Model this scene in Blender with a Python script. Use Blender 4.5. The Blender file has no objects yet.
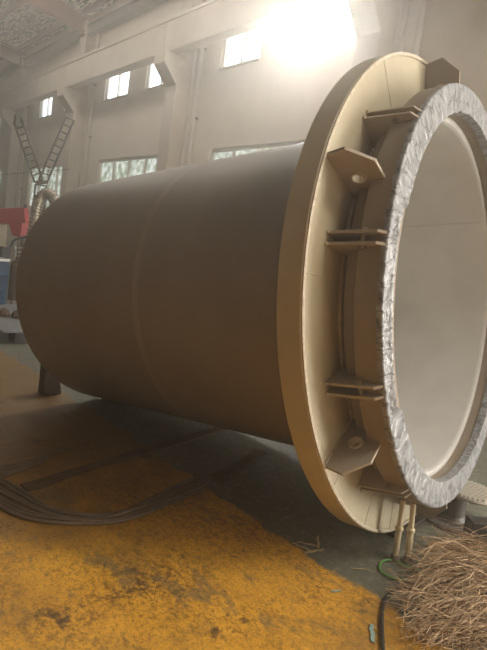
import bpy, math, random
from mathutils import Vector, Matrix
random.seed(7)
S = bpy.context.scene
COL = S.collection
PI = math.pi
R_ = math.radians

# ------------------------------------------------------------------ camera numbers (floor is z = 0)
EYE = 1.43
PITCH, ROLL, YAW, FPX = 0.1215, 0.1440, -0.7984, 502.4
fw = Vector((math.sin(YAW) * math.cos(PITCH), math.cos(YAW) * math.cos(PITCH), -math.sin(PITCH)))
r0 = Vector((math.cos(YAW), -math.sin(YAW), 0)); u0 = r0.cross(fw)
rt = math.cos(ROLL) * r0 + math.sin(ROLL) * u0
up = -math.sin(ROLL) * r0 + math.cos(ROLL) * u0

def ray(u, v):
    return rt * ((u - 243.5) / FPX) + up * (-(v - 325) / FPX) + fw
def on_floor(u, v, z=0.0):
    d = ray(u, v); return Vector((0, 0, EYE)) + d * ((z - EYE) / d.z)
def at_depth(u, v, d):
    return Vector((0, 0, EYE)) + ray(u, v) * d

# ------------------------------------------------------------------ mesh builder
class MB:
    def __init__(s): s.v = []; s.f = []
    def add(s, vs, fs):
        n = len(s.v); s.v += [tuple(x) for x in vs]; s.f += [tuple(i + n for i in f) for f in fs]; return s
    def box(s, c, d, m=None):
        vs = []
        for x in (-.5, .5):
            for y in (-.5, .5):
                for z in (-.5, .5):
                    p = Vector((x * d[0], y * d[1], z * d[2]))
                    if m: p = m @ p
                    vs.append(p + Vector(c))
        return s.add(vs, [(0, 1, 3, 2), (4, 6, 7, 5), (0, 4, 5, 1), (2, 3, 7, 6), (0, 2, 6, 4), (1, 5, 7, 3)])
    def bar(s, a, b, w, h, upv=Vector((0, 0, 1))):
        a = Vector(a); b = Vector(b); x = (b - a); L = x.length; x.normalize()
        y = upv.cross(x)
        if y.length < 1e-4: y = Vector((0, 1, 0)).cross(x)
        y.normalize(); z = x.cross(y)
        m = Matrix((x, y, z)).transposed()
        return s.box((a + b) / 2, (L, w, h), m)
    def tube(s, pts, r, n=8, closed=False, caps=True):
        pts = [Vector(p) for p in pts]; N = len(pts); rs = r if isinstance(r, (list, tuple)) else [r] * N
        ref = Vector((0, 0, 1)); vs = []; fs = []
        prev = None
        for i, p in enumerate(pts):
            if closed: t = pts[(i + 1) % N] - pts[i - 1]
            else: t = pts[min(i + 1, N - 1)] - pts[max(i - 1, 0)]
            t.normalize()
            if prev is None:
                a = t.cross(ref if abs(t.z) < .9 else Vector((1, 0, 0)))
            else:
                a = prev - t * prev.dot(t)
            a.normalize(); prev = a; b = t.cross(a)
            for k in range(n):
                an = 2 * PI * k / n
                vs.append(p + (a * math.cos(an) + b * math.sin(an)) * rs[i])
        for i in range(N if closed else N - 1):
            j = (i + 1) % N
            for k in range(n):
                l = (k + 1) % n
                fs.append((i * n + k, i * n + l, j * n + l, j * n + k))
        if caps and not closed:
            fs.append(tuple(reversed(range(n)))); fs.append(tuple((N - 1) * n + k for k in range(n)))
        return s.add(vs, fs)
    def lathe_t(s, prof, n=160, closed=True):
        """profile of (t, R) about the vessel axis; t runs away from the viewer = local -x"""
        vs = []; fs = []; m = len(prof)
        for k in range(n):
            th = 2 * PI * k / n; c, sn = math.cos(th), math.sin(th)
            for t, R in prof: vs.append((-t, R * c, R * sn))
        for k in range(n):
            l = (k + 1) % n
            for i in range(m if closed else m - 1):
                j = (i + 1) % m
                fs.append((k * m + i, l * m + i, l * m + j, k * m + j))
        return s.add(vs, fs)
    def lathe_z(s, prof, n=48, c=(0, 0, 0), closed=False, caps=True):
        vs = []; fs = []; m = len(prof)
        for k in range(n):
            th = 2 * PI * k / n
            for R, z in prof: vs.append((c[0] + R * math.cos(th), c[1] + R * math.sin(th), c[2] + z))
        for k in range(n):
            l = (k + 1) % n
            for i in range(m if closed else m - 1):
                j = (i + 1) % m
                fs.append((k * m + i, l * m + i, l * m + j, k * m + j))
        if caps and not closed:
            fs.append(tuple(k * m for k in range(n))); fs.append(tuple(k * m + m - 1 for k in reversed(range(n))))
        return s.add(vs, fs)
    def prism(s, poly, d0, d1):
        """poly: list of points, extruded from +d0 to +d1 (vectors)"""
        n = len(poly); vs = [Vector(p) + d0 for p in poly] + [Vector(p) + d1 for p in poly]
        fs = [tuple(reversed(range(n))), tuple(range(n, 2 * n))] + [(i, (i + 1) % n, n + (i + 1) % n, n + i) for i in range(n)]
        return s.add(vs, fs)
    def build(s, name, mat, parent=None, smooth=False, bevel=0, auto=40):
        me = bpy.data.meshes.new(name); me.from_pydata(s.v, [], s.f); me.validate()
        import bmesh
        b = bmesh.new(); b.from_mesh(me); bmesh.ops.recalc_face_normals(b, faces=b.faces); b.to_mesh(me); b.free()
        o = bpy.data.objects.new(name, me); COL.objects.link(o); me.materials.append(mat)
        if smooth:
            me.polygons.foreach_set('use_smooth', [True] * len(me.polygons))
            me.set_sharp_from_angle(angle=R_(auto))
        if bevel:
            md = o.modifiers.new('bevel', 'BEVEL'); md.width = bevel; md.segments = 2; md.limit_method = 'ANGLE'
        if parent: o.parent = parent
        return o

def empty(name, M_):
    o = bpy.data.objects.new(name, None); COL.objects.link(o); o.empty_display_size = .1
    if isinstance(M_, Matrix): o.matrix_world = M_
    else: o.location = M_
    return o
def tag(o, label, cat, group=None, kind=None):
    o['label'] = label; o['category'] = cat
    if group: o['group'] = group
    if kind: o['kind'] = kind
    return o
def struct(o): o['kind'] = 'structure'; return o

# ------------------------------------------------------------------ materials
def mat(name, base=(.5, .5, .5), rough=.6, metal=0., spec=.5, var=None, scale=6., detail=6., bump=0., bscale=40., stretch=None, emit=None, estr=0.):
    m = bpy.data.materials.new(name); m.use_nodes = True; nt = m.node_tree; n = nt.nodes; L = nt.links
    b = n['Principled BSDF']
    b.inputs['Base Color'].default_value = (*base, 1); b.inputs['Roughness'].default_value = rough
    b.inputs['Metallic'].default_value = metal; b.inputs['Specular IOR Level'].default_value = spec
    tc = n.new('ShaderNodeTexCoord'); mp = n.new('ShaderNodeMapping'); L.new(tc.outputs['Object'], mp.inputs['Vector'])
    if stretch: mp.inputs['Scale'].default_value = stretch
    if var:
        t = n.new('ShaderNodeTexNoise'); t.inputs['Scale'].default_value = scale; t.inputs['Detail'].default_value = detail; t.inputs['Roughness'].default_value = .6
        L.new(mp.outputs[0], t.inputs['Vector'])
        r = n.new('ShaderNodeValToRGB'); r.color_ramp.elements[0].position = .35; r.color_ramp.elements[1].position = .68
        r.color_ramp.elements[0].color = (*base, 1); r.color_ramp.elements[1].color = (*var, 1)
        L.new(t.outputs['Fac'], r.inputs[0]); L.new(r.outputs[0], b.inputs['Base Color'])
    if bump:
        t2 = n.new('ShaderNodeTexNoise'); t2.inputs['Scale'].default_value = bscale; t2.inputs['Detail'].default_value = 4
        L.new(mp.outputs[0], t2.inputs['Vector'])
        bp = n.new('ShaderNodeBump'); bp.inputs['Strength'].default_value = bump; bp.inputs['Distance'].default_value = .02
        L.new(t2.outputs['Fac'], bp.inputs['Height']); L.new(bp.outputs[0], b.inputs['Normal'])
    if emit:
        b.inputs['Emission Color'].default_value = (*emit, 1); b.inputs['Emission Strength'].default_value = estr
    return m

M = {}
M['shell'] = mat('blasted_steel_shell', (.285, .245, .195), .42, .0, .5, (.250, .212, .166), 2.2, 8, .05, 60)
M['seam'] = mat('brushed_seam_steel', (.37, .315, .245), .45, 0, .5, (.29, .245, .19), 1.4, 3)
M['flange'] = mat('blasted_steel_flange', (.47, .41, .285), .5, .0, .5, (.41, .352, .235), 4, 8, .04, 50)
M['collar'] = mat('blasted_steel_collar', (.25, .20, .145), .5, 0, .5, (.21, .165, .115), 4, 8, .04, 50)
M['lug'] = mat('blasted_steel_lug', (.34, .285, .215), .45, .1, .5, (.33, .27, .20), 7, 6, .03, 60)
M['bore'] = mat('grey_bore_lining', (.62, .60, .565), .45, .1, .5, (.55, .53, .495), 3, 8, .03, 40)
M['weld'] = mat('weld_bead', (.55, .48, .36), .5, .1, .5, (.42, .34, .24), 30, 4, .4, 120)
M['bolt'] = mat('dull_bolt_steel', (.22, .18, .135), .5, .3)
M['rod'] = mat('tan_tube_paint', (.62, .52, .34), .4, .1, .5, (.52, .43, .28), 12)
M['wall'] = mat('tan_plaster', (.72, .64, .53), .9, 0, .2, (.66, .58, .48), 1.2, 8, .05, 20)
M['concrete'] = mat('tan_painted_concrete', (.64, .57, .47), .85, 0, .2, (.57, .50, .41), 1.5, 8, .08, 15)
M['pipe'] = mat('cream_downpipe', (.62, .56, .47), .6)
M['red_steel'] = mat('red_oxide_steel', (.20, .06, .035), .6, 0, .4, (.25, .09, .05), 3)
M['grey_steel'] = mat('dull_grey_steel', (.20, .18, .155), .6, .2, .4, (.15, .13, .11), 5)
M['lattice'] = mat('dark_lattice_steel', (.06, .052, .044), .6, .2)
M['white_frame'] = mat('white_window_frame', (.68, .64, .57), .5)
M['red'] = mat('red_machine_paint', (.42, .045, .05), .45)
M['tanbox'] = mat('khaki_paint', (.36, .31, .22), .6)
M['black'] = mat('black_paint', (.014, .014, .015), .5)
M['rubber'] = mat('black_rubber', (.035, .034, .032), .5)
M['green_hose'] = mat('green_hose', (.10, .30, .07), .4)
M['blue'] = mat('blue_drum_paint', (.012, .040, .090), .45, 0, .5, (.010, .032, .07), 5)
M['rust'] = mat('rusty_brown_steel', (.10, .058, .035), .8, 0, .3, (.06, .038, .025), 8, 6, .2, 30)
M['duct'] = mat('silver_corrugated_duct', (.50, .45, .37), .38, .7)
M['white'] = mat('white_plastic', (.72, .70, .66), .5)
M['sheet'] = mat('pale_steel_sheet', (.20, .21, .21), .4, .4)
M['timber'] = mat('dark_timber', (.07, .055, .04), .8, 0, .3, (.05, .04, .03), 8, 6, .2, 20, (1, 8, 8))
M['sling'] = mat('grubby_brown_webbing', (.085, .048, .034), .75, 0, .3, (.13, .085, .05), 10, 6, .3, 60)
M['strand'] = mat('worn_brown_cord', (.12, .085, .06), .55, .1, .4, (.19, .14, .10), 14)
M['twig'] = mat('dry_bamboo_twig', (.25, .15, .075), .7, 0, .3, (.66, .48, .29), 26, 2)
M['straw'] = mat('straw_scrap', (.42, .33, .18), .7)
M['teal'] = mat('pale_teal_plastic', (.30, .42, .38), .4)
M['reel'] = mat('dusty_grey_reel', (.11, .10, .088), .5, .3, .5, (.08, .073, .066), 9)
M['reel_top'] = mat('ribbed_pale_reel', (.42, .38, .32), .5, .2)

def floor_mat():
    m = bpy.data.materials.new('worn_painted_concrete_floor'); m.use_nodes = True; nt = m.node_tree; n = nt.nodes; L = nt.links
    b = n['Principled BSDF']
    tc = n.new('ShaderNodeTexCoord'); P = tc.outputs['Object']
    def noise(sc, det=8, rough=.6, vec=P, dist=0):
        t = n.new('ShaderNodeTexNoise'); t.inputs['Scale'].default_value = sc; t.inputs['Detail'].default_value = det
        t.inputs['Roughness'].default_value = rough; t.inputs['Distortion'].default_value = dist; L.new(vec, t.inputs['Vector']); return t.outputs['Fac']
    def ramp(x, a, b_, c0=(0, 0, 0), c1=(1, 1, 1)):
        r = n.new('ShaderNodeValToRGB'); r.color_ramp.elements[0].position = a; r.color_ramp.elements[1].position = b_
        r.color_ramp.elements[0].color = (*c0, 1); r.color_ramp.elements[1].color = (*c1, 1); L.new(x, r.inputs[0]); return r.outputs[0]
    def math_(op, a, b_=None):
        q = n.new('ShaderNodeMath'); q.operation = op
        for i, x in enumerate((a, b_)):
            if x is None: continue
            if isinstance(x, (int, float)): q.inputs[i].default_value = x
            else: L.new(x, q.inputs[i])
        return q.outputs[0]
    def mix(f, a, b_, bt='MIX'):
        q = n.new('ShaderNodeMix'); q.data_type = 'RGBA'; q.blend_type = bt
        for i, x in ((0, f), (6, a), (7, b_)):
            if isinstance(x, tuple): q.inputs[i].default_value = (*x, 1)
            elif isinstance(x, (int, float)): q.inputs[i].default_value = x
            else: L.new(x, q.inputs[i])
        return q.outputs[2]
    sp = n.new('ShaderNodeSeparateXYZ'); L.new(P, sp.inputs[0])
    mp = n.new('ShaderNodeMapping'); mp.inputs['Scale'].default_value = (1., 2.2, 1); mp.inputs['Rotation'].default_value = (0, 0, .5); L.new(P, mp.inputs['Vector'])
    # painted lane ends at y = 2.08, edge ragged
    edge = math_('ADD', sp.outputs['Y'], math_('MULTIPLY', math_('SUBTRACT', noise(3.2, 8, .7), .5), .28))
    lane = ramp(math_('SUBTRACT', edge, 1.65), .40, .43, (1, 1, 1), (0, 0, 0))
    conc = ramp(noise(1.6), .3, .7, (.082, .085, .060), (.140, .137, .100))
    conc = mix(ramp(noise(26, 6), .5, .75), conc, (.22, .22, .19))
    conc = mix(math_('MULTIPLY', ramp(noise(7, 8, .7, mp.outputs[0]), .55, .68), .55), conc, (.05, .05, .042))
    yel = ramp(noise(2.2, 8), .3, .72, (.56, .265, .026), (.80, .415, .050))
    fm = ramp(noise(2.6, 6, .7), .36, .62)
    yel = mix(math_('MULTIPLY', fm, ramp(noise(30, 9, .8), .47, .57)), yel, (.155, .078, .020))
    yel = mix(math_('MULTIPLY', ramp(noise(80, 6, .75), .54, .61), .7), yel, (.085, .05, .022))
    # brown ground-in dirt, with dimmer light further along the lane painted in
    dirt_shade = ramp(math_('ADD', math_('MULTIPLY', sp.outputs['X'], -.25), math_('MULTIPLY', noise(1.3), .6)), .78, 1.15)
    yel = mix(math_('MULTIPLY', dirt_shade, .80), yel, (.105, .066, .032))
    yel = mix(math_('MULTIPLY', ramp(noise(1.9, 9, .75, P, .6), .50, .64), .55), yel, (.20, .115, .040))
    # worn patches down to concrete, and oil stains
    worn = ramp(noise(3.1, 10, .75, mp.outputs[0], .4), .54, .60)
    worn2 = ramp(noise(14, 10, .75, mp.outputs[0], .3), .58, .64)
    yel = mix(math_('MULTIPLY', worn, .6), yel, (.16, .125, .07))
    yel = mix(math_('MULTIPLY', worn2, .75), yel, (.105, .075, .04))
    oil = ramp(noise(5.2, 6, .6, P, .3), .63, .68)
    yel = mix(math_('MULTIPLY', oil, .75), yel, (.075, .045, .025))
    sc = n.new('ShaderNodeTexVoronoi'); sc.feature = 'DISTANCE_TO_EDGE'; sc.inputs['Scale'].default_value = 9; L.new(mp.outputs[0], sc.inputs['Vector'])
    crack = math_('MULTIPLY', ramp(sc.outputs['Distance'], .004, .02, (1, 1, 1), (0, 0, 0)), ramp(noise(2.7), .5, .6))
    yel = mix(math_('MULTIPLY', crack, .75), yel, (.07, .045, .02))
    colr = mix(lane, conc, yel)
    L.new(colr, b.inputs['Base Color'])
    L.new(ramp(noise(8), .2, .8, (.42, .42, .42), (.62, .62, .62)), b.inputs['Roughness'])
    b.inputs['Specular IOR Level'].default_value = .35
    bp = n.new('ShaderNodeBump'); bp.inputs['Strength'].default_value = .25; bp.inputs['Distance'].default_value = .006
    L.new(noise(45, 6, .7), bp.inputs['Height']); L.new(bp.outputs[0], b.inputs['Normal'])
    return m
M['floor'] = floor_mat()

def pane_mat(name, c0, c1, strength, scale):
    m = bpy.data.materials.new(name); m.use_nodes = True; nt = m.node_tree; n = nt.nodes; L = nt.links
    b = n['Principled BSDF']; b.inputs['Base Color'].default_value = (.1, .1, .1, 1); b.inputs['Roughness'].default_value = .1
    tc = n.new('ShaderNodeTexCoord'); t = n.new('ShaderNodeTexNoise'); t.inputs['Scale'].default_value = scale; t.inputs['Detail'].default_value = 5
    L.new(tc.outputs['Object'], t.inputs['Vector'])
    r = n.new('ShaderNodeValToRGB'); r.color_ramp.elements[0].position = .38; r.color_ramp.elements[1].position = .62
    r.color_ramp.elements[0].color = (*c0, 1); r.color_ramp.elements[1].color = (*c1, 1)
    L.new(t.outputs['Fac'], r.inputs[0]); L.new(r.outputs[0], b.inputs['Emission Color']); b.inputs['Emission Strength'].default_value = strength
    return m
M['pane_hi'] = pane_mat('bright_sky_pane', (.80, .92, 1.), (1, 1, 1), 3.6, .8)
M['pane_sun'] = pane_mat('sunlit_pane', (1, .97, .90), (1, 1, 1), 230., .8)
M['pane_lo'] = pane_mat('leafy_view_pane', (.20, .27, .15), (.95, 1.0, .92), 1.0, 4.5)

def film_mat():
    m = bpy.data.materials.new('crinkled_grey_wrapping_film'); m.use_nodes = True; nt = m.node_tree; n = nt.nodes; L = nt.links
    b = n['Principled BSDF']; b.inputs['Roughness'].default_value = .36
    def M2(op, a, c=None):
        q = n.new('ShaderNodeMath'); q.operation = op
        for i, x in enumerate((a, c)):
            if x is None: continue
            if isinstance(x, (int, float)): q.inputs[i].default_value = x
            else: L.new(x, q.inputs[i])
        return q.outputs[0]
    tc = n.new('ShaderNodeTexCoord'); sp = n.new('ShaderNodeSeparateXYZ'); L.new(tc.outputs['Object'], sp.inputs[0])
    zc = M2('SUBTRACT', sp.outputs['Z'], RF); ang = M2('ARCTAN2', zc, sp.outputs['Y'])
    rad = M2('SQRT', M2('ADD', M2('MULTIPLY', zc, zc), M2('MULTIPLY', sp.outputs['Y'], sp.outputs['Y'])))
    cb = n.new('ShaderNodeCombineXYZ'); L.new(M2('MULTIPLY', ang, 20.), cb.inputs[0]); L.new(M2('MULTIPLY', rad, 11.), cb.inputs[1]); L.new(M2('MULTIPLY', sp.outputs['X'], 11.), cb.inputs[2])
    nz = n.new('ShaderNodeTexNoise'); nz.inputs['Scale'].default_value = .9; nz.inputs['Detail'].default_value = 4; L.new(cb.outputs[0], nz.inputs[0])
    ad = n.new('ShaderNodeVectorMath'); ad.operation = 'MULTIPLY_ADD'; L.new(nz.outputs['Color'], ad.inputs[0]); ad.inputs[1].default_value = (1.6, 1.6, 1.6); L.new(cb.outputs[0], ad.inputs[2])
    v = n.new('ShaderNodeTexVoronoi'); v.feature = 'DISTANCE_TO_EDGE'; v.inputs['Scale'].default_value = 1.0; L.new(ad.outputs[0], v.inputs[0])
    cr = n.new('ShaderNodeValToRGB'); e = cr.color_ramp.elements; e[0].position = .0; e[0].color = (1, 1, 1, 1); e[1].position = .075; e[1].color = (0, 0, 0, 1); L.new(v.outputs['Distance'], cr.inputs[0])
    t = n.new('ShaderNodeTexNoise'); t.inputs['Scale'].default_value = 1.1; t.inputs['Detail'].default_value = 3; L.new(cb.outputs[0], t.inputs[0])
    mk = n.new('ShaderNodeValToRGB'); e = mk.color_ramp.elements; e[0].position = .40; e[1].position = .50; L.new(t.outputs['Fac'], mk.inputs[0])
    base = n.new('ShaderNodeValToRGB'); e = base.color_ramp.elements; e[0].position = .3; e[0].color = (.19, .192, .20, 1); e[1].position = .7; e[1].color = (.33, .335, .35, 1); L.new(nz.outputs['Fac'], base.inputs[0])
    mx = n.new('ShaderNodeMix'); mx.data_type = 'RGBA'; L.new(M2('MULTIPLY', M2('MULTIPLY', cr.outputs[0], mk.outputs[0]), .9), mx.inputs[0]); L.new(base.outputs[0], mx.inputs[6]); mx.inputs[7].default_value = (.05, .05, .05, 1)
    L.new(mx.outputs[2], b.inputs['Base Color'])
    bp = n.new('ShaderNodeBump'); bp.inputs['Strength'].default_value = .8; bp.inputs['Distance'].default_value = .012
    L.new(M2('MINIMUM', v.outputs['Distance'], .3), bp.inputs['Height']); L.new(bp.outputs[0], b.inputs['Normal'])
    return m
RF = 1.3382
M['film'] = film_mat()

def foil_mat():
    m = bpy.data.materials.new('crinkled_foil_insulation'); m.use_nodes = True; nt = m.node_tree; n = nt.nodes; L = nt.links
    b = n['Principled BSDF']; b.inputs['Roughness'].default_value = .32; b.inputs['Metallic'].default_value = .85
    tc = n.new('ShaderNodeTexCoord')
    mp = n.new('ShaderNodeMapping'); mp.inputs['Scale'].default_value = (1.0, 5., 1); mp.inputs['Rotation'].default_value = (0, 0, .5); L.new(tc.outputs['Object'], mp.inputs[0])
    t = n.new('ShaderNodeTexNoise'); t.inputs['Scale'].default_value = 3; t.inputs['Detail'].default_value = 5; t.inputs['Distortion'].default_value = .5; L.new(mp.outputs[0], t.inputs[0])
    r = n.new('ShaderNodeValToRGB'); e = r.color_ramp.elements
    e[0].position = .42; e[0].color = (.10, .07, .04, 1); e[1].position = .62; e[1].color = (1, .93, .74, 1)  # pale and dark bands paint the foil's glints into its colour
    L.new(t.outputs['Fac'], r.inputs[0]); L.new(r.outputs[0], b.inputs['Base Color'])
    bp = n.new('ShaderNodeBump'); bp.inputs['Strength'].default_value = 1.0; bp.inputs['Distance'].default_value = .12
    L.new(t.outputs['Fac'], bp.inputs['Height']); L.new(bp.outputs[0], b.inputs['Normal'])
    return m
M['foil'] = foil_mat()

# ------------------------------------------------------------------ setting
XL, XR, YB, YN = -46., 14., 8.0, -12.
Z = lambda z: z + EYE
fl = MB().box(((XL + XR) / 2, (YN + YB) / 2, -.15), (XR - XL, YB - YN + 1.0, .3)).build('floor', M['floor']); struct(fl)

UP = [(-27.9, -26.6), (-21.75, -20.55), (-19.35, -18.2), (-16.25, -14.75), (-13.75, -12.3), (-10.35, -8.95), (-7.95, -6.5), (-1.9, -.5), (1.6, 3.0)]
LO = [(-28.3, -25.75), (-22.3, -18.75), (-16.2, -12.45), (-10.3, -7.0), (-3.9, -.8)]
DOOR = (3.6, 8.6, 5.1)
UZ, LZ = (Z(4.58), Z(5.50)), (Z(1.0), Z(2.68))
WT = Z(7.9)                           # wall head
def wall_back():
    b = MB(); th = .3
    xs = sorted({XL, XR, *[x for w in UP + LO for x in w], *DOOR[:2]}); zs = sorted({0, *LZ, *UZ, WT, DOOR[2]})
    def hole(x, z):
        if DOOR[0] < x < DOOR[1] and z < DOOR[2]: return True
        return any(a < x < c and LZ[0] < z < LZ[1] for a, c in LO) or any(a < x < c and UZ[0] < z < UZ[1] for a, c in UP)
    for i in range(len(xs) - 1):
        for j in range(len(zs) - 1):
            x0, x1, z0, z1 = xs[i], xs[i + 1], zs[j], zs[j + 1]
            if hole((x0 + x1) / 2, (z0 + z1) / 2): continue
            b.add([(x0, YB, z0), (x1, YB, z0), (x1, YB, z1), (x0, YB, z1)], [(0, 1, 2, 3)])
            b.add([(x0, YB + th, z0), (x1, YB + th, z0), (x1, YB + th, z1), (x0, YB + th, z1)], [(3, 2, 1, 0)])
    for ws, zz in ((UP, UZ), (LO, LZ)):
        for a, c in ws:
            for p, q in (((a, zz[0]), (c, zz[0])), ((c, zz[0]), (c, zz[1])), ((c, zz[1]), (a, zz[1])), ((a, zz[1]), (a, zz[0]))):
                b.add([(p[0], YB, p[1]), (q[0], YB, q[1]), (q[0], YB + th, q[1]), (p[0], YB + th, p[1])], [(0, 1, 2, 3)])
    return struct(b.build('wall_back', M['wall']))
wall_back()
wi = 0
def window(a, c, zz, pm, mull, lab=None):
    global wi; wi += 1
    r = struct(empty(f'window_{wi}', (a / 2 + c / 2, YB + .1, zz[0])))
    w, h = c - a, zz[1] - zz[0]; g = .07
    f = MB()
    f.box((0, 0, g / 2), (w, .08, g)).box((0, 0, h - g / 2), (w, .08, g))
    f.box((-w / 2 + g / 2, 0, h / 2), (g, .08, h - 2 * g)).box((w / 2 - g / 2, 0, h / 2), (g, .08, h - 2 * g))
    for k in range(1, mull): f.box((-w / 2 + w * k / mull, 0, h / 2), (.06, .07, h - 2 * g))
    f.build('window_frame', M['white_frame'], r, bevel=.006)
    for k in range(mull):
        x0 = -w / 2 + w * k / mull + .03; x1 = -w / 2 + w * (k + 1) / mull - .03
        MB().box(((x0 + x1) / 2, .05, h / 2), (x1 - x0, .012, h - 2 * g)).build('window_pane', pm, r)
    MB().box((0, -.06, -.02), (w + .06, .20, .04)).build('window_sill', M['concrete'], r)
for i, (a, c) in enumerate(UP): window(a, c, UZ, M['pane_sun'] if i == 6 else M['pane_hi'], 2)
for a, c in LO: window(a, c, LZ, M['pane_lo'], max(2, round((c - a) / .92)))

# columns with corbels
COLX = [-5.45, -11.45, -17.45, -23.5, -29.5]           # right faces
YC, CW = 7.55, .5
ZB = Z(4.945)                                          # underside of the crane beam
for i, x in enumerate(COLX):
    prof = [(YB, 0), (YC, 0), (YC, Z(4.24)), (7.12, Z(4.66)), (7.12, ZB), (7.72, ZB), (7.72, Z(7.3)), (YB, Z(7.3))]
    b = MB().prism([Vector((x, y, z)) for y, z in prof], Vector((-CW, 0, 0)), Vector((0, 0, 0)))
    b.box((x + .16, YB - .05, Z(2.5) / 1), (.10, .10, 2 * Z(2.5)))          # slim wall rib beside it
    struct(b.build(f'trim_{i+1}', M['concrete'], bevel=.012))
PIPEX = [-4.95, -11.02, -16.95, -23.0]
plabs = ['cream wall pipe nearest the sun glare, right of the brightest window',
         'cream wall pipe beside the middle column, left of the two-pane upper window',
         'cream wall pipe beside the column behind the right lattice arm',
         'cream wall pipe beside the column behind the left lattice arm']
for x, lb in zip(PIPEX, plabs):
    r = empty('wall_pipe', (x, YB - .075, 0)); tag(r, lb, 'pipe', 'cream vertical pipes on the back wall')
    MB().tube([(0, 0, 0), (0, 0, Z(7.2))], .055, 12).build('pipe_run', M['pipe'], r, smooth=True)
    for zz in (1.5, 3.2, 4.9, 6.6): MB().box((0, .028, zz), (.15, .09, .05)).build('pipe_bracket', M['grey_steel'], r)
# crane beam: one I-shaped concrete girder per bay
for i in range(5):
    x1 = COLX[i] - .25 + (8 if i == 0 else 0); x0 = COLX[i + 1] - .25 if i < 4 else XL
    if i == 0: x1 = 3.0
    z0, z1 = ZB + .002, ZB + .73
    prof = [(7.22, z0), (7.52, z0), (7.52, z0 + .2), (7.52, z1), (7.22, z1)]
    b = MB().prism([Vector((x0 + .01, y, z)) for y, z in prof], Vector((0, 0, 0)), Vector((x1 - x0 - .02, 0, 0)))
    b.box(((x0 + x1) / 2, 7.37, z1 + .025), (x1 - x0 - .02, .36, .05))
    b.box(((x0 + x1) / 2, 7.37, z1 + .12), (x1 - x0 - .02, .07, .14))
    struct(b.build(f'trim_{20+i}', M['concrete'], bevel=.015))
# roof: eave beam, rafters, purlins, foil sheet
SL = .10
zr = lambda y: Z(7.62) + (YB - y) * SL
struct(MB().add([(XL, YB + .5, zr(YB + .5)), (XR, YB + .5, zr(YB + .5)), (XR, YN, zr(YN)), (XL, YN, zr(YN)),
                 (XL, YB + .5, zr(YB + .5) + .2), (XR, YB + .5, zr(YB + .5) + .2), (XR, YN, zr(YN) + .2), (XL, YN, zr(YN) + .2)],
                [(0, 1, 2, 3), (7, 6, 5, 4), (0, 4, 5, 1), (1, 5, 6, 2), (2, 6, 7, 3), (3, 7, 4, 0)]).build('ceiling', M['foil']))
def ibeam(b, a, c, w, h, t=.03):
    a = Vector(a); c = Vector(c)
    upv = Vector((0, 0, 1))
    b.bar(a + upv * (h / 2), c + upv * (h / 2), w, t).bar(a - upv * (h / 2), c - upv * (h / 2), w, t).bar(a, c, t, h - t)
for i, x in enumerate(COLX):
    b = MB(); xx = x - .25
    ibeam(b, (xx, YB - .02, zr(YB) - .45), (xx, YN, zr(YN) - .45), .28, .50, .04)
    b.box((xx, YB - .2, zr(YB) - .8), (.34, .34, .06))
    struct(b.build(f'trim_{30+i}', M['red_steel']))
k = 0
y = YB - .35
while y > -3:
    b = MB(); ibeam(b, (XL, y, zr(y) - .11), (XR, y, zr(y) - .11), .09, .16, .02)
    struct(b.build(f'trim_{40+k}', M['red_steel'])); k += 1; y -= 1.45
b = MB(); ibeam(b, (XL, YB - .16, Z(6.98)), (XR, YB - .16, Z(6.98)), .2, .30, .03)
struct(b.build('trim_60', M['grey_steel']))
# right end of the hall, and the frame of the wide doorway in the back wall (outside the picture)
struct(MB().box((XR + .15, (YB + YN) / 2, WT / 2 + .3), (.3, YB - YN, WT + .6)).build('wall_right', M['wall']))
df = MB().box((DOOR[0] + .06, YB + .1, DOOR[2] / 2), (.12, .36, DOOR[2])).box((DOOR[1] - .06, YB + .1, DOOR[2] / 2), (.12, .36, DOOR[2])).box(((DOOR[0] + DOOR[1]) / 2, YB + .1, DOOR[2] - .06), (DOOR[1] - DOOR[0] - .24, .36, .12))
struct(df.build('door_1', M['grey_steel']))

# ------------------------------------------------------------------ the big pipe section
C = Vector((-1.19530, 2.85932, EYE - .03425))
A = Vector((-0.98258428, -0.13322864, -0.12953093)).normalized()
s_ = A.cross(Vector((0, 0, 1))).normalized(); u_ = s_.cross(A)
RF = 1.3382
X_ = -A
Mv = Matrix(((X_.x, s_.x, u_.x, 0), (X_.y, s_.y, u_.y, 0), (X_.z, s_.z, u_.z, 0), (0, 0, 0, 1)))
base = C + A * .30 - u_ * RF
Mv.translation = base
root = empty('pipe_section', Mv)
tag(root, 'huge tan steel pipe section lying on its side with lugged flange and film-wrapped mouth', 'steel pipe')
OFF = Vector((.30, 0, RF))             # local position of the mouth centre
def vpart(mb, name, m, parent=root, **k):
    if parent is root: mb.v = [tuple(Vector(p) + OFF) for p in mb.v]
    o = mb.build(name, m, None, **k)
    if parent is not None:
        o.parent = parent
    return o
TF, TB, TE = .242, .3585, 3.115
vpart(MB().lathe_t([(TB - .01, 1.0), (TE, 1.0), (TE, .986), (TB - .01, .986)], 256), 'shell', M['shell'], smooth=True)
vpart(MB().lathe_t([(TF, 1.0), (TF, RF - .004), (TF + .004, RF), (TB - .004, RF), (TB, RF - .004), (TB, .99), (TF + .02, .99)], 256), 'flange', M['flange'], smooth=True, auto=30)
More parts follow.
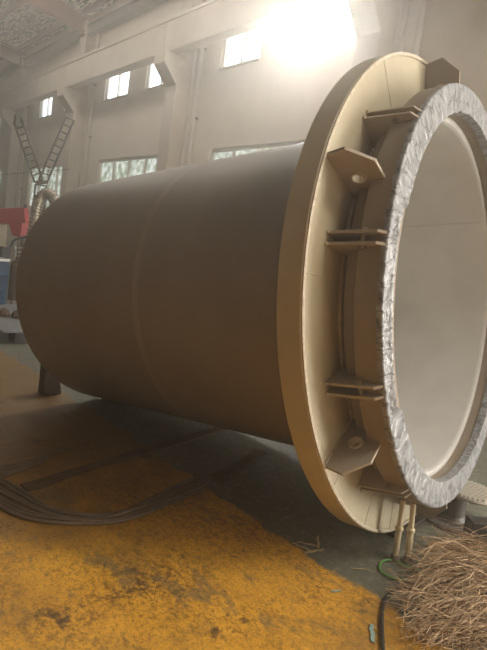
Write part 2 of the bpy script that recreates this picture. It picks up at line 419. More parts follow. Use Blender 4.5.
# raised lip and weld beads
vpart(MB().lathe_t([(TF - .006, RF - .020), (TF - .010, RF - .012), (TF - .006, RF - .003), (TF + .004, RF - .004), (TF + .004, RF - .02)], 256), 'flange_lip', M['weld'], smooth=True, auto=60)
def bead(t, R, r, name='weld_bead'):
    prof = [(t + r * math.cos(a), R + r * math.sin(a)) for a in [2 * PI * i / 6 for i in range(6)]]
    return vpart(MB().lathe_t(prof, 200), name, M['weld'], smooth=True, auto=80)
bead(TF - .002, 1.022, .014)
bead(TB + .004, 1.004, .016)
sm = MB().lathe_t([(1.62, .9995), (1.625, 1.0008), (1.675, 1.0008), (1.68, .9995)], 200)
vpart(sm, 'shell_weld_seam', M['seam'], smooth=True, auto=80)
# neck and collar
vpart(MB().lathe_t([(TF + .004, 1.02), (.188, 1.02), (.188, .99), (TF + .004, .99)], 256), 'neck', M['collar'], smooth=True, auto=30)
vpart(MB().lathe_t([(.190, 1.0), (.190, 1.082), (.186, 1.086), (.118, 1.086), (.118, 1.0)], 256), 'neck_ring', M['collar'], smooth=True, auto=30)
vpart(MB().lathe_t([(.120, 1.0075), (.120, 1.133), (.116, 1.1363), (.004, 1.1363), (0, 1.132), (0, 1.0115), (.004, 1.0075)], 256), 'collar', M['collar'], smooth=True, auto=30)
vpart(MB().lathe_t([(.100, 1.010), (.100, .978), (.112, .972), (.13, .972), (TE - .002, .972), (TE - .002, .985), (.13, .9855), (.12, 1.008)], 256), 'bore_lining', M['bore'], smooth=True, auto=30)
# longitudinal seam inside the bore (on the far side of the mouth)
sb = MB()
for ang, t0, t1 in ((36, .13, 2.0), (-150, 2.0, 3.1)):
    c, sn = math.cos(R_(ang)), math.sin(R_(ang))
    sb.tube([(-t0, .972 * c, .972 * sn), (-t1, .972 * c, .972 * sn)], .005, 6)
sb.lathe_t([(1.98, .973), (1.985, .968), (2.005, .968), (2.01, .973)], 160)
vpart(sb, 'bore_weld_seam', M['bore'], smooth=True, auto=80)

def lp(t, R, ang):
    return Vector((-t, R * math.cos(R_(ang)), R * math.sin(R_(ang))))
def plate_mb(poly, ang, th, hole=None, nh=40):
    tg = Vector((0, -math.sin(R_(ang)), math.cos(R_(ang))))
    b = MB()
    if not hole:
        return b.prism([lp(t, R, ang) for t, R in poly], -tg * th / 2, tg * th / 2)
    ht, hR, hr = hole
    angs = sorted(set([round(2 * PI * k / nh, 5) for k in range(nh)] + [round(math.atan2(R - hR, t - ht) % (2 * PI), 5) for t, R in poly]))
    outp, inp = [], []
    for a in angs:
        dx, dy = math.cos(a), math.sin(a); best = 9
        for i in range(len(poly)):
            (x0, y0), (x1, y1) = poly[i], poly[(i + 1) % len(poly)]
            ex, ey = x1 - x0, y1 - y0; den = dx * ey - dy * ex
            if abs(den) < 1e-9: continue
            q = ((x0 - ht) * ey - (y0 - hR) * ex) / den; w = ((x0 - ht) * dy - (y0 - hR) * dx) / den
            if q > 0 and -1e-4 <= w <= 1 + 1e-4: best = min(best, q)
        outp.append((ht + dx * best, hR + dy * best)); inp.append((ht + dx * hr, hR + dy * hr))
    n = len(angs); vs = []
    for lst in (outp, inp):
        for sg in (-1, 1):
            vs += [lp(t, R, ang) + tg * (sg * th / 2) for t, R in lst]
    fs = []
    for i in range(n):
        j = (i + 1) % n
        fs += [(i, j, 2 * n + j, 2 * n + i), (n + i, 3 * n + i, 3 * n + j, n + j), (i, n + i, n + j, j), (2 * n + i, 2 * n + j, 3 * n + j, 3 * n + i)]
    return b.add(vs, fs)
BIGP = [(TF - .001, 1.012), (TF - .001, 1.322), (.150, 1.338), (.058, 1.245), (.058, 1.130), (.10, 1.110)]
for ang in (96., 155.5, 214.8, 275., 335., 40.):
    p = vpart(plate_mb(BIGP, ang, .014, (.160, 1.165, .034)), 'lifting_lug', M['lug'])
    p['label'] = 'six-sided plate with a round hole, standing out from the flange'
    tg = Vector((0, -math.sin(R_(ang)), math.cos(R_(ang)))); c0 = lp(.160, 1.165, ang) + OFF
    # bushing ring in the hole
    ex = Vector((-1, 0, 0)); ey = Vector((0, math.cos(R_(ang)), math.sin(R_(ang))))
    bsh = MB(); n = 28; vs = []; fs = []
    for k in range(n):
        a = 2 * PI * k / n; d = ex * math.cos(a) + ey * math.sin(a)
        for rr, hh in ((.034, -.016), (.034, .016), (.026, .016), (.026, -.016)): vs.append(c0 + d * rr + tg * hh)
    for k in range(n):
        l = (k + 1) % n
        for i in range(4): fs.append((k * 4 + i, l * 4 + i, l * 4 + (i + 1) % 4, k * 4 + (i + 1) % 4))
    bsh.add(vs, fs); o = bsh.build('bushing', M['weld'], p, smooth=True, auto=30)
    wl = MB().tube([lp(TF - .003, 1.03, ang) + OFF - tg * .009, lp(TF - .003, 1.315, ang) + OFF - tg * .009], .006, 6)
    wl.build('weld_bead', M['weld'], p, smooth=True)
SMP = [(TF - .001, 1.012), (TF - .001, 1.186), (.030, 1.168), (.004, 1.140), (.004, 1.120), (.10, 1.075)]
for ang in (90.5, 137., 169.4, 200.4, 232.6, 262., 289.5, 320., 349.5, 20.5, 55., 74.):
    for da in (-1.2, 1.2):
        p = vpart(plate_mb(SMP, ang + da, .012), 'flat_lug', M['lug'])
        tg = Vector((0, -math.sin(R_(ang + da)), math.cos(R_(ang + da))))
        for q in (1.02, 1.19): pass
        e = lp(TF - .004, 1.186, ang + da) + OFF
        MB().lathe_z([(.0, -.008), (.009, -.006), (.011, 0), (.009, .006), (0, .008)], 10, e).build('weld_bead', M['weld'], p, smooth=True)
        if da < 0:
            c0 = lp(.095, 1.152, ang) + OFF; tgm = Vector((0, -math.sin(R_(ang)), math.cos(R_(ang))))
            bt = MB().tube([c0 - tgm * .038, c0 + tgm * .038], .0095, 8)
            bt.tube([c0 - tgm * .043, c0 - tgm * .031], .016, 6).tube([c0 + tgm * .031, c0 + tgm * .043], .016, 6)
            bt.build('bolt', M['bolt'], p)
# radial weld seams on the flange face
for ang in (177.2, 221., 241., 249., 256.5, 122., 60., 10., 300.):
    vpart(MB().tube([lp(TF - .0005, 1.04, ang), lp(TF - .0005, RF - .02, ang)], .0022, 6), 'flange_weld_seam', M['weld'], smooth=True)
# wrapping film
def film():
    from mathutils import noise as nz
    n, prof = 720, []
    b = MB(); vs = []; fs = []
    def sm_(a, lo, hi, w=5.):
        f = lambda x: max(0, min(1, x)); g = lambda x: x * x * (3 - 2 * x)
        return g(f((a - lo) / w + .5)) * g(f((hi - a) / w + .5))
    for k in range(n):
        a = 360 * k / n; op = sm_(a, 160, 208)
        Ri = 1.0 + .076 * op
        rag = .006 * nz.noise(Vector((a * .35, 3.1, 0)))
        tin = .04 * (1 - op) - .003 * op
        pr = [(.020 + rag * 1.5, 1.1375), (.012, 1.1382), (.006, 1.1385), (.001, 1.1375), (-.003, 1.134), (-.005, 1.126)]
        for q in range(1, 9):
            w = q / 9; pr.append((-.005 - .017 * op * w ** 3, 1.126 + (Ri + .006 + rag - 1.126) * w))
        pr += [(-.004 - .016 * op, Ri + rag), (tin * .5 - .014 * op, Ri - .001 + .012 * op), (tin, Ri - .0015 + .045 * op + rag * .3)]
        th = R_(a)
        for i, (t, R) in enumerate(pr):
            p = Vector((math.cos(th) * R, math.sin(th) * R, t))
            q = p * 15.
            d = nz.noise(q + Vector((0, 0, 7))) * .0015 + abs(nz.noise(q * 2.6 + Vector((i * .2, 0, 0)))) * .002
            fold = max(0, math.sin(a * 1.7 + 6 * nz.noise(Vector((a * .10, i * .22, 1)))) - .86) * .025
            if 4 <= i <= 14: t = t - d - fold
            elif i < 4: R = R + d * .5
            vs.append((-t, R * math.cos(th), R * math.sin(th)))
    m = len(pr)
    for k in range(n):
        l = (k + 1) % n
        for i in range(m - 1): fs.append((k * m + i, l * m + i, l * m + i + 1, k * m + i + 1))
    b.add(vs, fs)
    o = vpart(b, 'wrapping_film', M['film'], smooth=True, auto=50)
    o['label'] = 'crinkled grey film wrapped round the mouth ring'
film()

# ------------------------------------------------------------------ things on the floor
# packing board under the flange
fb = C + A * .30 - u_ * RF
o = MB().box((fb.x, fb.y, fb.z / 2 - .004), (.16, .40, max(.02, fb.z - .008))).build('packing_board', M['timber'], bevel=.004)
tag(o, 'thin dark timber board lying under the lowest point of the big flange', 'board')
# chock at the far end
ck = on_floor(48, 393)
def chock():
    b = MB(); w = .13
    poly = [Vector((0, -.07, 0)), Vector((0, .10, 0)), Vector((0, .075, .13)), Vector((0, .02, .25)), Vector((0, -.07, .27))]
    b.prism(poly, Vector((-w / 2, 0, 0)), Vector((w / 2, 0, 0)))
    o = b.build('wheel_chock', M['timber'], bevel=.008); o.location = (ck.x, ck.y, 0)
    tag(o, 'dark timber chock standing on the floor at the far end of the big pipe', 'chock')
chock()

def tube_support(u, v, topuv, lab):
    b0 = on_floor(u, v)
    return b0
# two leaning telescopic tubes
def rod(p0, p1, lab):
    p0 = Vector(p0); p1 = Vector(p1); r = empty('support_tube', p0); tag(r, lab, 'tube', 'tan support tubes under the flange lug')
    d = p1 - p0; L = d.length; d.normalize()
    MB().tube([d * .012, d * (L * .52)], .0165, 14).build('lower_tube', M['rod'], r, smooth=True)
    MB().tube([d * (L * .50), d * (L * .515), d * (L * .56), d * (L * .575)], [.0165, .022, .022, .0165], 14).build('collar', M['rod'], r, smooth=True)
    MB().tube([d * (L * .56), d * L], .0145, 14).build('upper_tube', M['rod'], r, smooth=True)
    f = MB().lathe_z([(.024, 0), (.024, .03), (.020, .04), (.0, .04)], 16).build('foot', M['bolt'], r, smooth=True)
e1 = on_floor(394.5, 561); e2 = on_floor(407.5, 562)
def lift(u, v, ref):                 # the point on the pixel's ray at the same distance ahead as ref
    return at_depth(u, v, (ref - Vector((0, 0, EYE))).dot(fw))
rod(e1, lift(403.2, 500, e1), 'left one of the two slim tan tubes propped under the flange lug')
rod(e2, lift(413.5, 503, e2), 'right one of the two slim tan tubes propped under the flange lug')

def spline(pts, n=10):
    pts = [Vector(p) for p in pts]; P = [pts[0] * 2 - pts[1]] + pts + [pts[-1] * 2 - pts[-2]]; out = []
    for i in range(1, len(P) - 2):
        for k in range(n):
            t = k / n
            out.append(.5 * ((2 * P[i]) + (P[i + 1] - P[i - 1]) * t + (2 * P[i - 1] - 5 * P[i] + 4 * P[i + 1] - P[i + 2]) * t * t + (3 * P[i] - P[i - 1] - 3 * P[i + 1] + P[i + 2]) * t ** 3))
    out.append(pts[-1]); return out
# cables
pts = [on_floor(*p, z=.012) for p in ((384, 660), (382.5, 640), (382, 615), (386, 598), (396, 590), (412, 585), (430, 580), (455, 575))]
tag(MB().tube(spline(pts), .0085, 10).build('power_cable', M['rubber'], smooth=True), 'dark cable snaking over the floor and under the dry broom twigs', 'cable')
pts = [on_floor(*p, z=.009) for p in ((420, 580), (404, 580), (390, 577), (381, 571), (380, 564), (386, 560), (396, 561), (404, 566), (420, 570))]
tag(MB().tube(spline(pts), .006, 10).build('hose', M['green_hose'], smooth=True), 'thin green hose looped beside the feet of the tan tubes', 'hose')

# webbing slings
def strap_mesh(cl, w, th, seed, folds):
    rnd = random.Random(seed); n = len(cl); k = 11; b = MB(); vs = []; fs = []
    ph = [rnd.uniform(0, 6) for _ in range(4)]
    for i, p in enumerate(cl):
        t = (cl[min(i + 1, n - 1)] - cl[max(i - 1, 0)]); t.z = 0; t.normalize(); nrm = Vector((-t.y, t.x, 0))
        ww = w * (1 - .15 * math.sin(i * .13 + ph[3]))
        for j in range(k):
            a = j / (k - 1) - .5
            h = th + folds * (.5 + .5 * math.cos(a * 22 + .6 * math.sin(i * .11 + ph[0]))) * (.6 + .4 * math.sin(i * .09 + ph[1]))
            vs.append(p + nrm * (a * ww) + Vector((0, 0, h)))
        for j in range(k):
            a = j / (k - 1) - .5; vs.append(p + nrm * (a * ww) + Vector((0, 0, .002)))
    m = 2 * k
    for i in range(n - 1):
        for j in range(k - 1):
            fs.append((i * m + j, (i + 1) * m + j, (i + 1) * m + j + 1, i * m + j + 1))
            fs.append((i * m + k + j, i * m + k + j + 1, (i + 1) * m + k + j + 1, (i + 1) * m + k + j))
        fs.append((i * m, i * m + k, (i + 1) * m + k, (i + 1) * m)); fs.append((i * m + k - 1, (i + 1) * m + k - 1, (i + 1) * m + m - 1, i * m + m - 1))
    fs.append(tuple(list(range(k)) + list(range(2 * k - 1, k - 1, -1)))); q = (n - 1) * m
    fs.append(tuple(list(range(q + k - 1, q - 1, -1)) + list(range(q + k, q + 2 * k))))
    b.add(vs, fs); return b
c1 = spline([on_floor(*p) for p in ((24, 489), (42, 484), (70, 474), (110, 462), (150, 450), (185, 440), (215, 431), (240, 426))], 12)
o = strap_mesh(c1, .085, .010, 3, .008).build('webbing_sling', M['sling'], smooth=True)
tag(o, 'flat brown webbing sling running straight across the lane under the big pipe', 'sling')
# second sling: bunched cords that flatten into webbing
r2 = empty('corded_sling', on_floor(75, 520)); o0 = Vector(r2.location)
tag(r2, 'bunched brown corded sling curving across the floor in front of the straight one', 'sling')
cc = spline([on_floor(*p) for p in ((-14, 484), (10, 500), (38, 514), (75, 521), (115, 519), (150, 507), (185, 491), (210, 480))], 12)
n = len(cc)
for j in range(7):
    rnd = random.Random(20 + j); pts = []
    for i, p in enumerate(cc):
        t = (cc[min(i + 1, n - 1)] - cc[max(i - 1, 0)]); t.z = 0; t.normalize(); nrm = Vector((-t.y, t.x, 0))
        sp = .018 + .005 * math.sin(i * .1) + .010 * max(0, 1 - i / 30.)
        off = (j - 3) * sp + .005 * math.sin(i * .21 + j)
        pts.append(p + nrm * off + Vector((0, 0, .011 + .006 * (math.sin(i * .17 + j * 1.7) + 1) * (j % 2))) - o0)
    MB().tube(pts, .0095, 8).build('cord', M['strand'], r2, smooth=True)
tail = spline([cc[-4], on_floor(225, 474), on_floor(245, 463), on_floor(262, 452)], 10)
sb = strap_mesh(tail, .10, .008, 5, .008); sb.v = [tuple(Vector(p) - o0) for p in sb.v]
sb.build('webbing', M['sling'], r2, smooth=True)
# loose folded sling tail on the left
r3 = empty('frayed_sling', on_floor(20, 458)); o0 = Vector(r3.location)
tag(r3, 'loose frayed cords of a brown sling lying on the dirty floor at the left edge', 'sling')
for j in range(5):
    ct = spline([on_floor(-12, 470 + j * 3.2), on_floor(18, 464 + j * 2.2), on_floor(44, 457 + j * 1.1), on_floor(68 - j * 5, 450 + j * .8)], 12)
    MB().tube([p + Vector((0, 0, .009 + .004 * math.sin(i * .3 + j))) - o0 for i, p in enumerate(ct)], .008, 8).build('cord', M['strand'], r3, smooth=True)

# broom head of dry bamboo twigs
def broom():
    bs = on_floor(545, 612)                 # binding, just outside the frame
    bs.z = .17
    r = empty('bamboo_broom', (bs.x, bs.y, 0))
    tag(r, 'bushy broom head of dry brown bamboo twigs lying on the floor', 'broom')
    rnd = random.Random(11); o0 = Vector((bs.x, bs.y, 0)); b = MB()
    ring = [(392, 578), (398, 588), (405, 602), (412, 616), (420, 632), (432, 640), (452, 646), (480, 650), (440, 528), (425, 540), (414, 552), (402, 566)]
    def tip():
        q = rnd.random()
        if q < .62:
            u = rnd.uniform(398, 478); v = rnd.uniform(535, 642)
            if v < 572 and u < 424: u += 24
            if v < 580 and u > 452: u -= 26
        else:
            u, v = rnd.choice(ring); u += rnd.uniform(-10, 18); v += rnd.uniform(-10, 10)
        return u, v
    for i in range(700):
        u, v = tip()
        z = abs(rnd.gauss(.0, .045)) + .004
        if v < 560: z += rnd.uniform(.0, .10)
        T = on_floor(u, v + rnd.uniform(0, 8), z=min(z, .22)) - o0
        B = Vector((rnd.gauss(0, .07), rnd.gauss(-.02, .09), .075 + rnd.gauss(0, .05)))
        B.z = max(.02, B.z)
        d = T - B
        side = Vector((-d.y, d.x, 0)).normalized()
        c1_ = rnd.gauss(0, .075); c2_ = rnd.gauss(.03, .045)
        pts = []
        nn = 8
        f0 = rnd.choice((0, 0, .2, .35, .5, .6))
        kx = rnd.gauss(0, .03)
        for k in range(nn + 1):
            t = f0 + (1 - f0) * k / nn
            p = B + d * t + side * (c1_ * math.sin(PI * t) * 1.2 + kx * math.sin(2 * PI * t) + rnd.gauss(0, .006)) + Vector((0, 0, c2_ * math.sin(PI * t) + rnd.gauss(0, .004)))
            p.z = max(p.z, .004); pts.append(p)
        r1 = rnd.uniform(.0015, .0030)
        b.tube(pts, [r1 * (1.3 - .9 * k / nn) for k in range(nn + 1)], 4, caps=False)
        for w in range(rnd.choice((0, 1, 2, 3))):
            k = rnd.randint(2, nn - 1); p = pts[k]; dd = (pts[k + 1] - p).normalized()
            q = p + (dd + side * rnd.uniform(-.9, .9) + Vector((0, 0, rnd.uniform(-.3, .6)))) * rnd.uniform(.05, .15); q.z = max(q.z, .004)
            b.tube([p, (p + q) / 2 + Vector((0, 0, .006)), q], [.0014, .0011, .0005], 4, caps=False)
    for i in range(46):      # fallen twigs lying every which way over the head
        u = rnd.uniform(405, 487); v = rnd.uniform(585, 648); p = on_floor(u, v, rnd.uniform(.01, .10)) - o0; an = rnd.uniform(0, PI)
        dd = Vector((math.cos(an), math.sin(an), rnd.uniform(-.1, .2))) * rnd.uniform(.08, .2); q = p + dd; q.z = max(q.z, .005)
        b.tube([p, (p + q) / 2 + Vector((0, 0, rnd.uniform(0, .02))), q], [.0022, .0018, .001], 4, caps=False)
    b.build('twigs', M['twig'], r)
    dirv = Vector((1, .1, .05)).normalized()
    MB().tube([Vector((-.05, 0, .13)), Vector((-.05, 0, .13)) + dirv * .12], .07, 14).build('binding', M['rust'], r, smooth=True)
    MB().tube([Vector((.03, 0, .135)), Vector((.03, 0, .135)) + dirv * .9], .016, 10).build('handle', M['twig'], r, smooth=True)
broom()

# reel behind the mouth
rp = on_floor(449, 519)
def reel():
    r = empty('cable_reel', (rp.x, rp.y, 0)); tag(r, 'dusty grey reel with a ribbed top disc standing on the floor behind the pipe mouth', 'reel')
    MB().lathe_z([(.19, 0), (.195, .01), (.19, .022), (.10, .026)], 48).build('bottom_disc', M['reel'], r, smooth=True, auto=30)
    MB().lathe_z([(.105, .022), (.085, .05), (.082, .17), (.10, .20)], 40).build('core', M['reel'], r, smooth=True, auto=30)
    t = MB().lathe_z([(.165, .19), (.17, .20), (.165, .212)], 48)
    for k in range(-6, 7):
        x = k * .024; h = math.sqrt(max(0, .155 ** 2 - x * x))
        t.box((x, 0, .216), (.011, 2 * h, .010))
    o = t.build('top_disc', M['reel_top'], r); o.location = (.07, .06, .004)
reel()
# black box by the right edge
bp = on_floor(465.5, 558); bd = Vector((rt.x, rt.y, 0)).normalized(); bn = Vector((-bd.y, bd.x, 0))
o = MB().box((0, 0, .105), (.30, .09, .21)).build('black_case', M['black'], bevel=.006); pc = bp + bd * .15 + bn * .045
o.location = (pc.x, pc.y, 0); o.rotation_euler = (0, 0, math.atan2(bd.y, bd.x))
tag(o, 'plain black box behind the dry broom twigs at the right edge', 'box')
# scraps
rnd = random.Random(5)
def scrap(u, v, name, m, lab, w=.02, l=.09, rot=.5):
    p = on_floor(u, v); b = MB(); n = 6; vs = []
    for i in range(n + 1):
        for sg in (-1, 1):
            vs.append(((i / n - .5) * l, sg * w / 2 * (1 - .3 * abs(i / n - .5)) + .003 * math.sin(i * 2), .004 + .005 * abs(math.sin(i * 1.3 + u))))
    vs2 = [(x, y, z - .003) for x, y, z in vs]; m_ = len(vs); fs = []
    for i in range(n):
        a = 2 * i; fs += [(a, a + 1, a + 3, a + 2), (m_ + a, m_ + a + 2, m_ + a + 3, m_ + a + 1), (a, a + 2, m_ + a + 2, m_ + a), (a + 1, m_ + a + 1, m_ + a + 3, a + 3)]
    fs += [(0, m_, m_ + 1, 1), (m_ - 2, m_ - 1, 2 * m_ - 1, 2 * m_ - 2)]
    o = b.add(vs + vs2, fs).build(name, m); o.location = p; o.rotation_euler = (0, 0, rot); tag(o, lab, 'scrap')
scrap(372, 634, 'plastic_scrap', M['teal'], 'pale teal plastic scrap on the yellow paint beside the dark cable', .018, .11, 2.2)
scrap(336, 592, 'plastic_scrap', M['teal'], 'small pale scrap at the edge of the yellow paint', .010, .05, 1.2)
scrap(360, 570, 'straw_scrap', M['straw'], 'thin straw lying on the grey floor left of the green hose loop', .006, .10, .9)
for k, (u, v, ro, lab) in enumerate(((302, 548, .3, 'lowest dry straw blade of the small heap left of the flange'), (308, 545, .7, 'middle dry straw blade of the small heap left of the flange'),
                                     (314, 552, 1.3, 'right dry straw blade of the small heap left of the flange'), (318, 543, 2.3, 'upper dry straw blade crossing the small heap left of the flange'))):
    scrap(u, v, 'straw_scrap', M['straw'], lab, .012, .12, ro)

# ------------------------------------------------------------------ far left machinery
# stack of steel sheet on bearers
q0 = on_floor(2, 339)
def sheet_stack():
    r = empty('sheet_platform', (q0.x - .9, q0.y + .55, 0)); tag(r, 'low platform of pale steel sheet on dark bearers behind the far end of the pipe', 'platform')
    MB().box((0, 0, .155), (2.4, 1.3, .03)).build('top_sheet', M['sheet'], r, bevel=.004)
    MB().box((0, .02, .07), (2.3, 1.0, .14)).build('base_panel', M['black'], r)
    for k in range(6): MB().box((1.0 - k * .16, -.58, .07), (.06, .12, .14), Matrix.Rotation(R_(12), 3, 'X')).build('bearer', M['black'], r)
    return r
sheet_stack()
def drum():
    p = at_depth(-13, 312, 8.5)
    r = empty('blue_drum', (p.x, p.y, .171)); tag(r, 'blue steel drum with a pale rim standing on the sheet platform', 'drum')
    h = .74
    MB().lathe_z([(.28, 0), (.285, .02), (.28, .03), (.28, h * .33), (.287, h * .345), (.28, h * .36), (.28, h * .66), (.287, h * .675), (.28, h * .69), (.28, h)], 40).build('drum_body', M['blue'], r, smooth=True, auto=60)
    MB().lathe_z([(.285, h - .02), (.292, h), (.285, h + .02), (.27, h + .02), (.265, h - .01)], 40).build('rim', M['white'], r, smooth=True, auto=60)
    return p
drum()
p = at_depth(14, 314, 9.25)
r = empty('gas_bottle', (p.x, p.y, .171)); tag(r, 'rusty brown cylinder standing right of the blue drum', 'cylinder')
MB().lathe_z([(.13, 0), (.13, .60), (.11, .68), (.06, .72), (.05, .74)], 32).build('bottle_body', M['rust'], r, smooth=True, auto=50)
MB().lathe_z([(.05, .74), (.06, .75), (.05, .79), (.0, .80)], 20).build('valve_cap', M['rust'], r, smooth=True)
for k, (u, v, lab) in enumerate(((3, 319, 'rusty steel lump at the foot of the blue drum'), (17, 321, 'rusty steel lump lying right of the one under the blue drum'))):
    p = at_depth(u, v, 7.35); b = MB()
    n = 14; vs = []; fs = []
    rr = random.Random(k)
    for i in range(5):
        for j in range(n):
            a = 2 * PI * j / n; q = math.cos(i / 4 * PI / 2 * .98)
            vs.append((q * (.11 + rr.uniform(-.02, .02)) * math.cos(a), q * (.09 + rr.uniform(-.02, .02)) * math.sin(a), .12 * math.sin(i / 4 * PI / 2)))
    for i in range(4):
        for j in range(n): fs.append((i * n + j, i * n + (j + 1) % n, (i + 1) * n + (j + 1) % n, (i + 1) * n + j))
    fs.append(tuple(range(n))); fs.append(tuple(4 * n + j for j in range(n)))
    o = b.add(vs, fs).build('steel_offcut', M['rust']); o.location = (p.x, p.y, .171); tag(o, lab, 'scrap steel', 'rusty lumps on the sheet platform')
# red gantry arm with post
def red_arm():
    d = 10.0; a = at_depth(-12, 217, d); c = at_depth(27, 215.5, d); g = at_depth(20, 240, d)
    r = empty('red_gantry', (c.x, c.y, 0)); o0 = Vector(r.location); tag(r, 'red painted gantry arm on a grey post behind the far end of the pipe', 'gantry')
    MB().bar(a - o0, c - o0, .20, .29).build('arm', M['red'], r, bevel=.01)
    h = at_depth(21.5, 222, d) - o0; e = at_depth(20.8, 238, d) - o0
    MB().prism([at_depth(13, 222, d) - o0, at_depth(27, 221, d) - o0, at_depth(25, 238, d) - o0, at_depth(17, 236, d) - o0], Vector((0, -.09, 0)), Vector((0, .09, 0))).build('arm_bracket', M['red'], r, bevel=.006)
    pt = at_depth(28.5, 205, d + .15) - o0
    MB().box((pt.x, pt.y, pt.z / 2), (.13, .13, pt.z)).build('post', M['grey_steel'], r, bevel=.006)
red_arm()
p = at_depth(-3, 241, 10.9)
r = empty('control_cabinet', (p.x - .05, p.y, 0)); tag(r, 'khaki control cabinet at the left edge under the red arm', 'cabinet')
MB().box((0, 0, p.z / 2 + .18), (.34, .30, p.z + .36)).build('cabinet_body', M['tanbox'], r, bevel=.008)
MB().box((.0, -.155, p.z + .18), (.28, .012, .26)).build('door', M['tanbox'], r, bevel=.003)
p = at_depth(4, 262, 9.15)
r = empty('motor_box', (p.x, p.y, 0)); tag(r, 'black motor box on a stand in front of the khaki cabinet', 'motor')
MB().box((0, 0, p.z + .14), (.15, .15, .28)).build('motor_housing', M['black'], r, bevel=.01)
MB().box((0, 0, p.z / 2), (.08, .08, p.z)).build('stand', M['grey_steel'], r)
def terminal():
    d = 9.6; p = at_depth(15.2, 262, d); q = at_depth(15.2, 246, d)
    r = empty('terminal_rack', (p.x, p.y, 0)); o0 = Vector(r.location); tag(r, 'white terminal rack with short stubs beside the black motor box', 'rack')
    MB().bar(p - o0, q - o0, .04, .035).build('upright', M['white'], r, bevel=.004)
    MB().tube([(0, 0, 0), (0, 0, (p - o0).z)], .02, 10).build('post', M['grey_steel'], r)
    for v in (248, 252, 256, 260):
        a = at_depth(18, v + .6, d) - o0; c = at_depth(22.5, v, d) - o0
        MB().tube([a, c], .026, 10).build('terminal', M['white'], r, smooth=True)
    MB().bar(at_depth(18.5, 246, d + .03) - o0, at_depth(18.5, 263, d + .03) - o0, .05, .03).build('backplate', M['rust'], r)
terminal()
pts = [at_depth(u, v, 9.15) for u, v in ((5, 256), (11, 246), (15, 240), (20, 238), (26, 236.5), (33, 235))]
tag(MB().tube(spline(pts), .022, 10).build('motor_cable', M['rubber'], smooth=True), 'black cable arching from the motor box behind the pipe', 'cable')
# corrugated duct
def duct():
    d = 9.4
    cl = spline([at_depth(u, v, d) for u, v in ((30, 246), (33, 232), (35.5, 218), (37.5, 206), (41, 197), (46.5, 193.5), (52, 196), (55.5, 203), (57, 214))], 22)
    r = empty('flexible_duct', (cl[0].x, cl[0].y, 0)); o0 = Vector(r.location); tag(r, 'silver corrugated flexible duct arching up behind the far end of the pipe', 'duct')
    rs = [.082 + (.026 if i % 6 < 3 else 0) for i in range(len(cl))]
    MB().tube([p - o0 for p in cl], rs, 20).build('duct_hose', M['duct'], r, smooth=True, auto=20)
    c0 = cl[0] - o0
    MB().tube([(c0.x, c0.y, 0), (c0.x, c0.y, c0.z)], .11, 16).build('stand_pipe', M['grey_steel'], r, smooth=True)
duct()
# lattice arms
def lattice(name, b, p, q, w, n, rr=.022):
    p = Vector(p); q = Vector(q); d = (q - p).normalized(); sd = rt - d * rt.dot(d); sd.normalize()
    dp = d.cross(sd)
    for z in (0,):
        o = dp * 0
        b.tube([p - sd * w / 2 + o, q - sd * w / 2 + o], rr, 6).tube([p + sd * w / 2 + o, q + sd * w / 2 + o], rr, 6)
        for k in range(n + 1):
            c = p + (q - p) * (k / n) + o; b.tube([c - sd * w / 2, c + sd * w / 2], rr * .75, 6)
def arms():
    d = 12.; jn = at_depth(41, 183, d)
    r = empty('lattice_derrick', (jn.x, jn.y, 0)); o0 = Vector(r.location)
    tag(r, 'dark steel lattice mast spreading into two ladder-like arms behind the corrugated duct', 'lattice mast')
    b = MB(); lattice('l', b, at_depth(38.5, 181, d) - o0, at_depth(18, 121, d) - o0, .20, 9, .024); b.build('lattice_arm', M['lattice'], r)
    b = MB(); lattice('r', b, at_depth(43, 181, d) - o0, at_depth(70, 119, d) - o0, .20, 9, .024); b.build('lattice_arm', M['lattice'], r)
    b = MB(); z = (jn - o0).z; lattice('m', b, Vector((0, 0, 0)), Vector((0, 0, z - .05)), .26, 9); 
    b.tube([at_depth(36, 183, d) - o0, at_depth(47, 182, d) - o0], .04, 8); b.build('mast', M['lattice'], r)
    t = at_depth(17.5, 121, d) - o0
    MB().box(t, (.12, .12, .26)).build('head_block', M['lattice'], r)
arms()
# thin pipe line along the wall
o = MB().tube([(XL + 1, YB - .10, Z(2.70)), (-16.9, YB - .10, Z(2.70))], .012, 8)
# (kept slim: conduit seen crossing the columns at the left)
o = MB().tube([(-29.2, YC - .05, Z(2.3)), (-17.2, YC - .05, Z(2.3))], .014, 8).build('conduit', M['grey_steel'])
tag(o, 'thin grey conduit running level across the columns at the left', 'conduit')

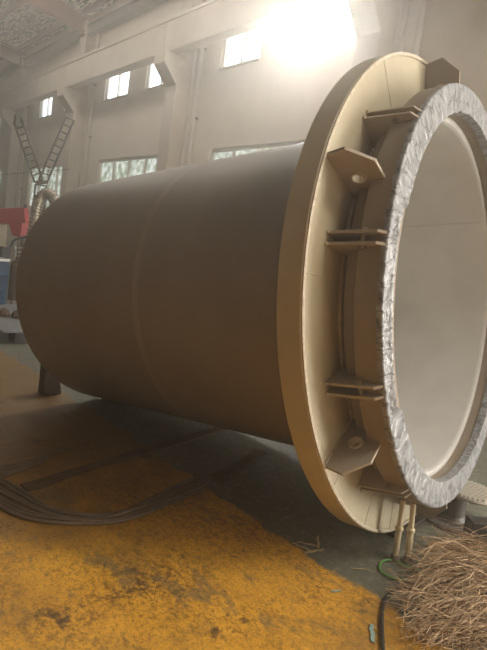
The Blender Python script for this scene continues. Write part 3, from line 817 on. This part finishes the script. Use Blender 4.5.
# ------------------------------------------------------------------ light
w = bpy.data.worlds.new('world'); S.world = w; w.use_nodes = True
w.node_tree.nodes['Background'].inputs[0].default_value = (1., .93, .82, 1); w.node_tree.nodes['Background'].inputs[1].default_value = .13
def area(name, loc, sx, sy, energy, color, rot):
    l = bpy.data.lights.new(name, 'AREA'); l.shape = 'RECTANGLE'; l.size = sx; l.size_y = sy; l.energy = energy; l.color = color
    o = bpy.data.objects.new(name, l); COL.objects.link(o); o.location = loc; o.rotation_euler = rot; return o
# daylight through the doorway, then unseen lamps overhead and on the near side
area('doorway_daylight', (6.1, YB + .1, 2.5), 5.0, 4.9, 2100, (1., .95, .86), (R_(-90), 0, 0))
area('unseen_overhead_light', (4.5, 5.0, zr(5.0) - .35), 3., 5., 950, (1., .94, .84), (0, 0, 0))  # unseen overhead lamp brightening the floor; the ceiling has no skylight
area('unseen_overhead_light', (-13, 5.0, zr(5.0) - .35), 14., 1.0, 320, (1., .92, .80), (0, 0, 0))  # unseen lamp added to wash the back wall and the pipe's top
area('near_side_fill', (-8, YN, 4.), 30, 6, 85, (1., .95, .88), (R_(90), 0, 0))  # unseen lamp added as ambient fill from the unbuilt near side

# dusty air: thin haze through the whole hall
vs_ = w.node_tree.nodes.new('ShaderNodeVolumeScatter')
vs_.inputs['Density'].default_value = .025; vs_.inputs['Anisotropy'].default_value = .7; vs_.inputs['Color'].default_value = (1, .95, .87, 1)
w.node_tree.links.new(vs_.outputs[0], w.node_tree.nodes['World Output'].inputs['Volume'])
S.cycles.volume_bounces = 1

# ------------------------------------------------------------------ camera
cd = bpy.data.cameras.new('camera'); co = bpy.data.objects.new('camera', cd); COL.objects.link(co)
Mc = Matrix(((rt.x, up.x, -fw.x, 0), (rt.y, up.y, -fw.y, 0), (rt.z, up.z, -fw.z, EYE), (0, 0, 0, 1)))
co.matrix_world = Mc
cd.sensor_fit = 'VERTICAL'; cd.sensor_height = 36.; cd.lens = 36. * FPX / 650.; cd.clip_end = 200
S.camera = co
S.view_settings.view_transform = 'Standard'; S.view_settings.look = 'None'; S.view_settings.gamma = 1; S.view_settings.exposure = 0.0
S.view_settings.use_curve_mapping = False
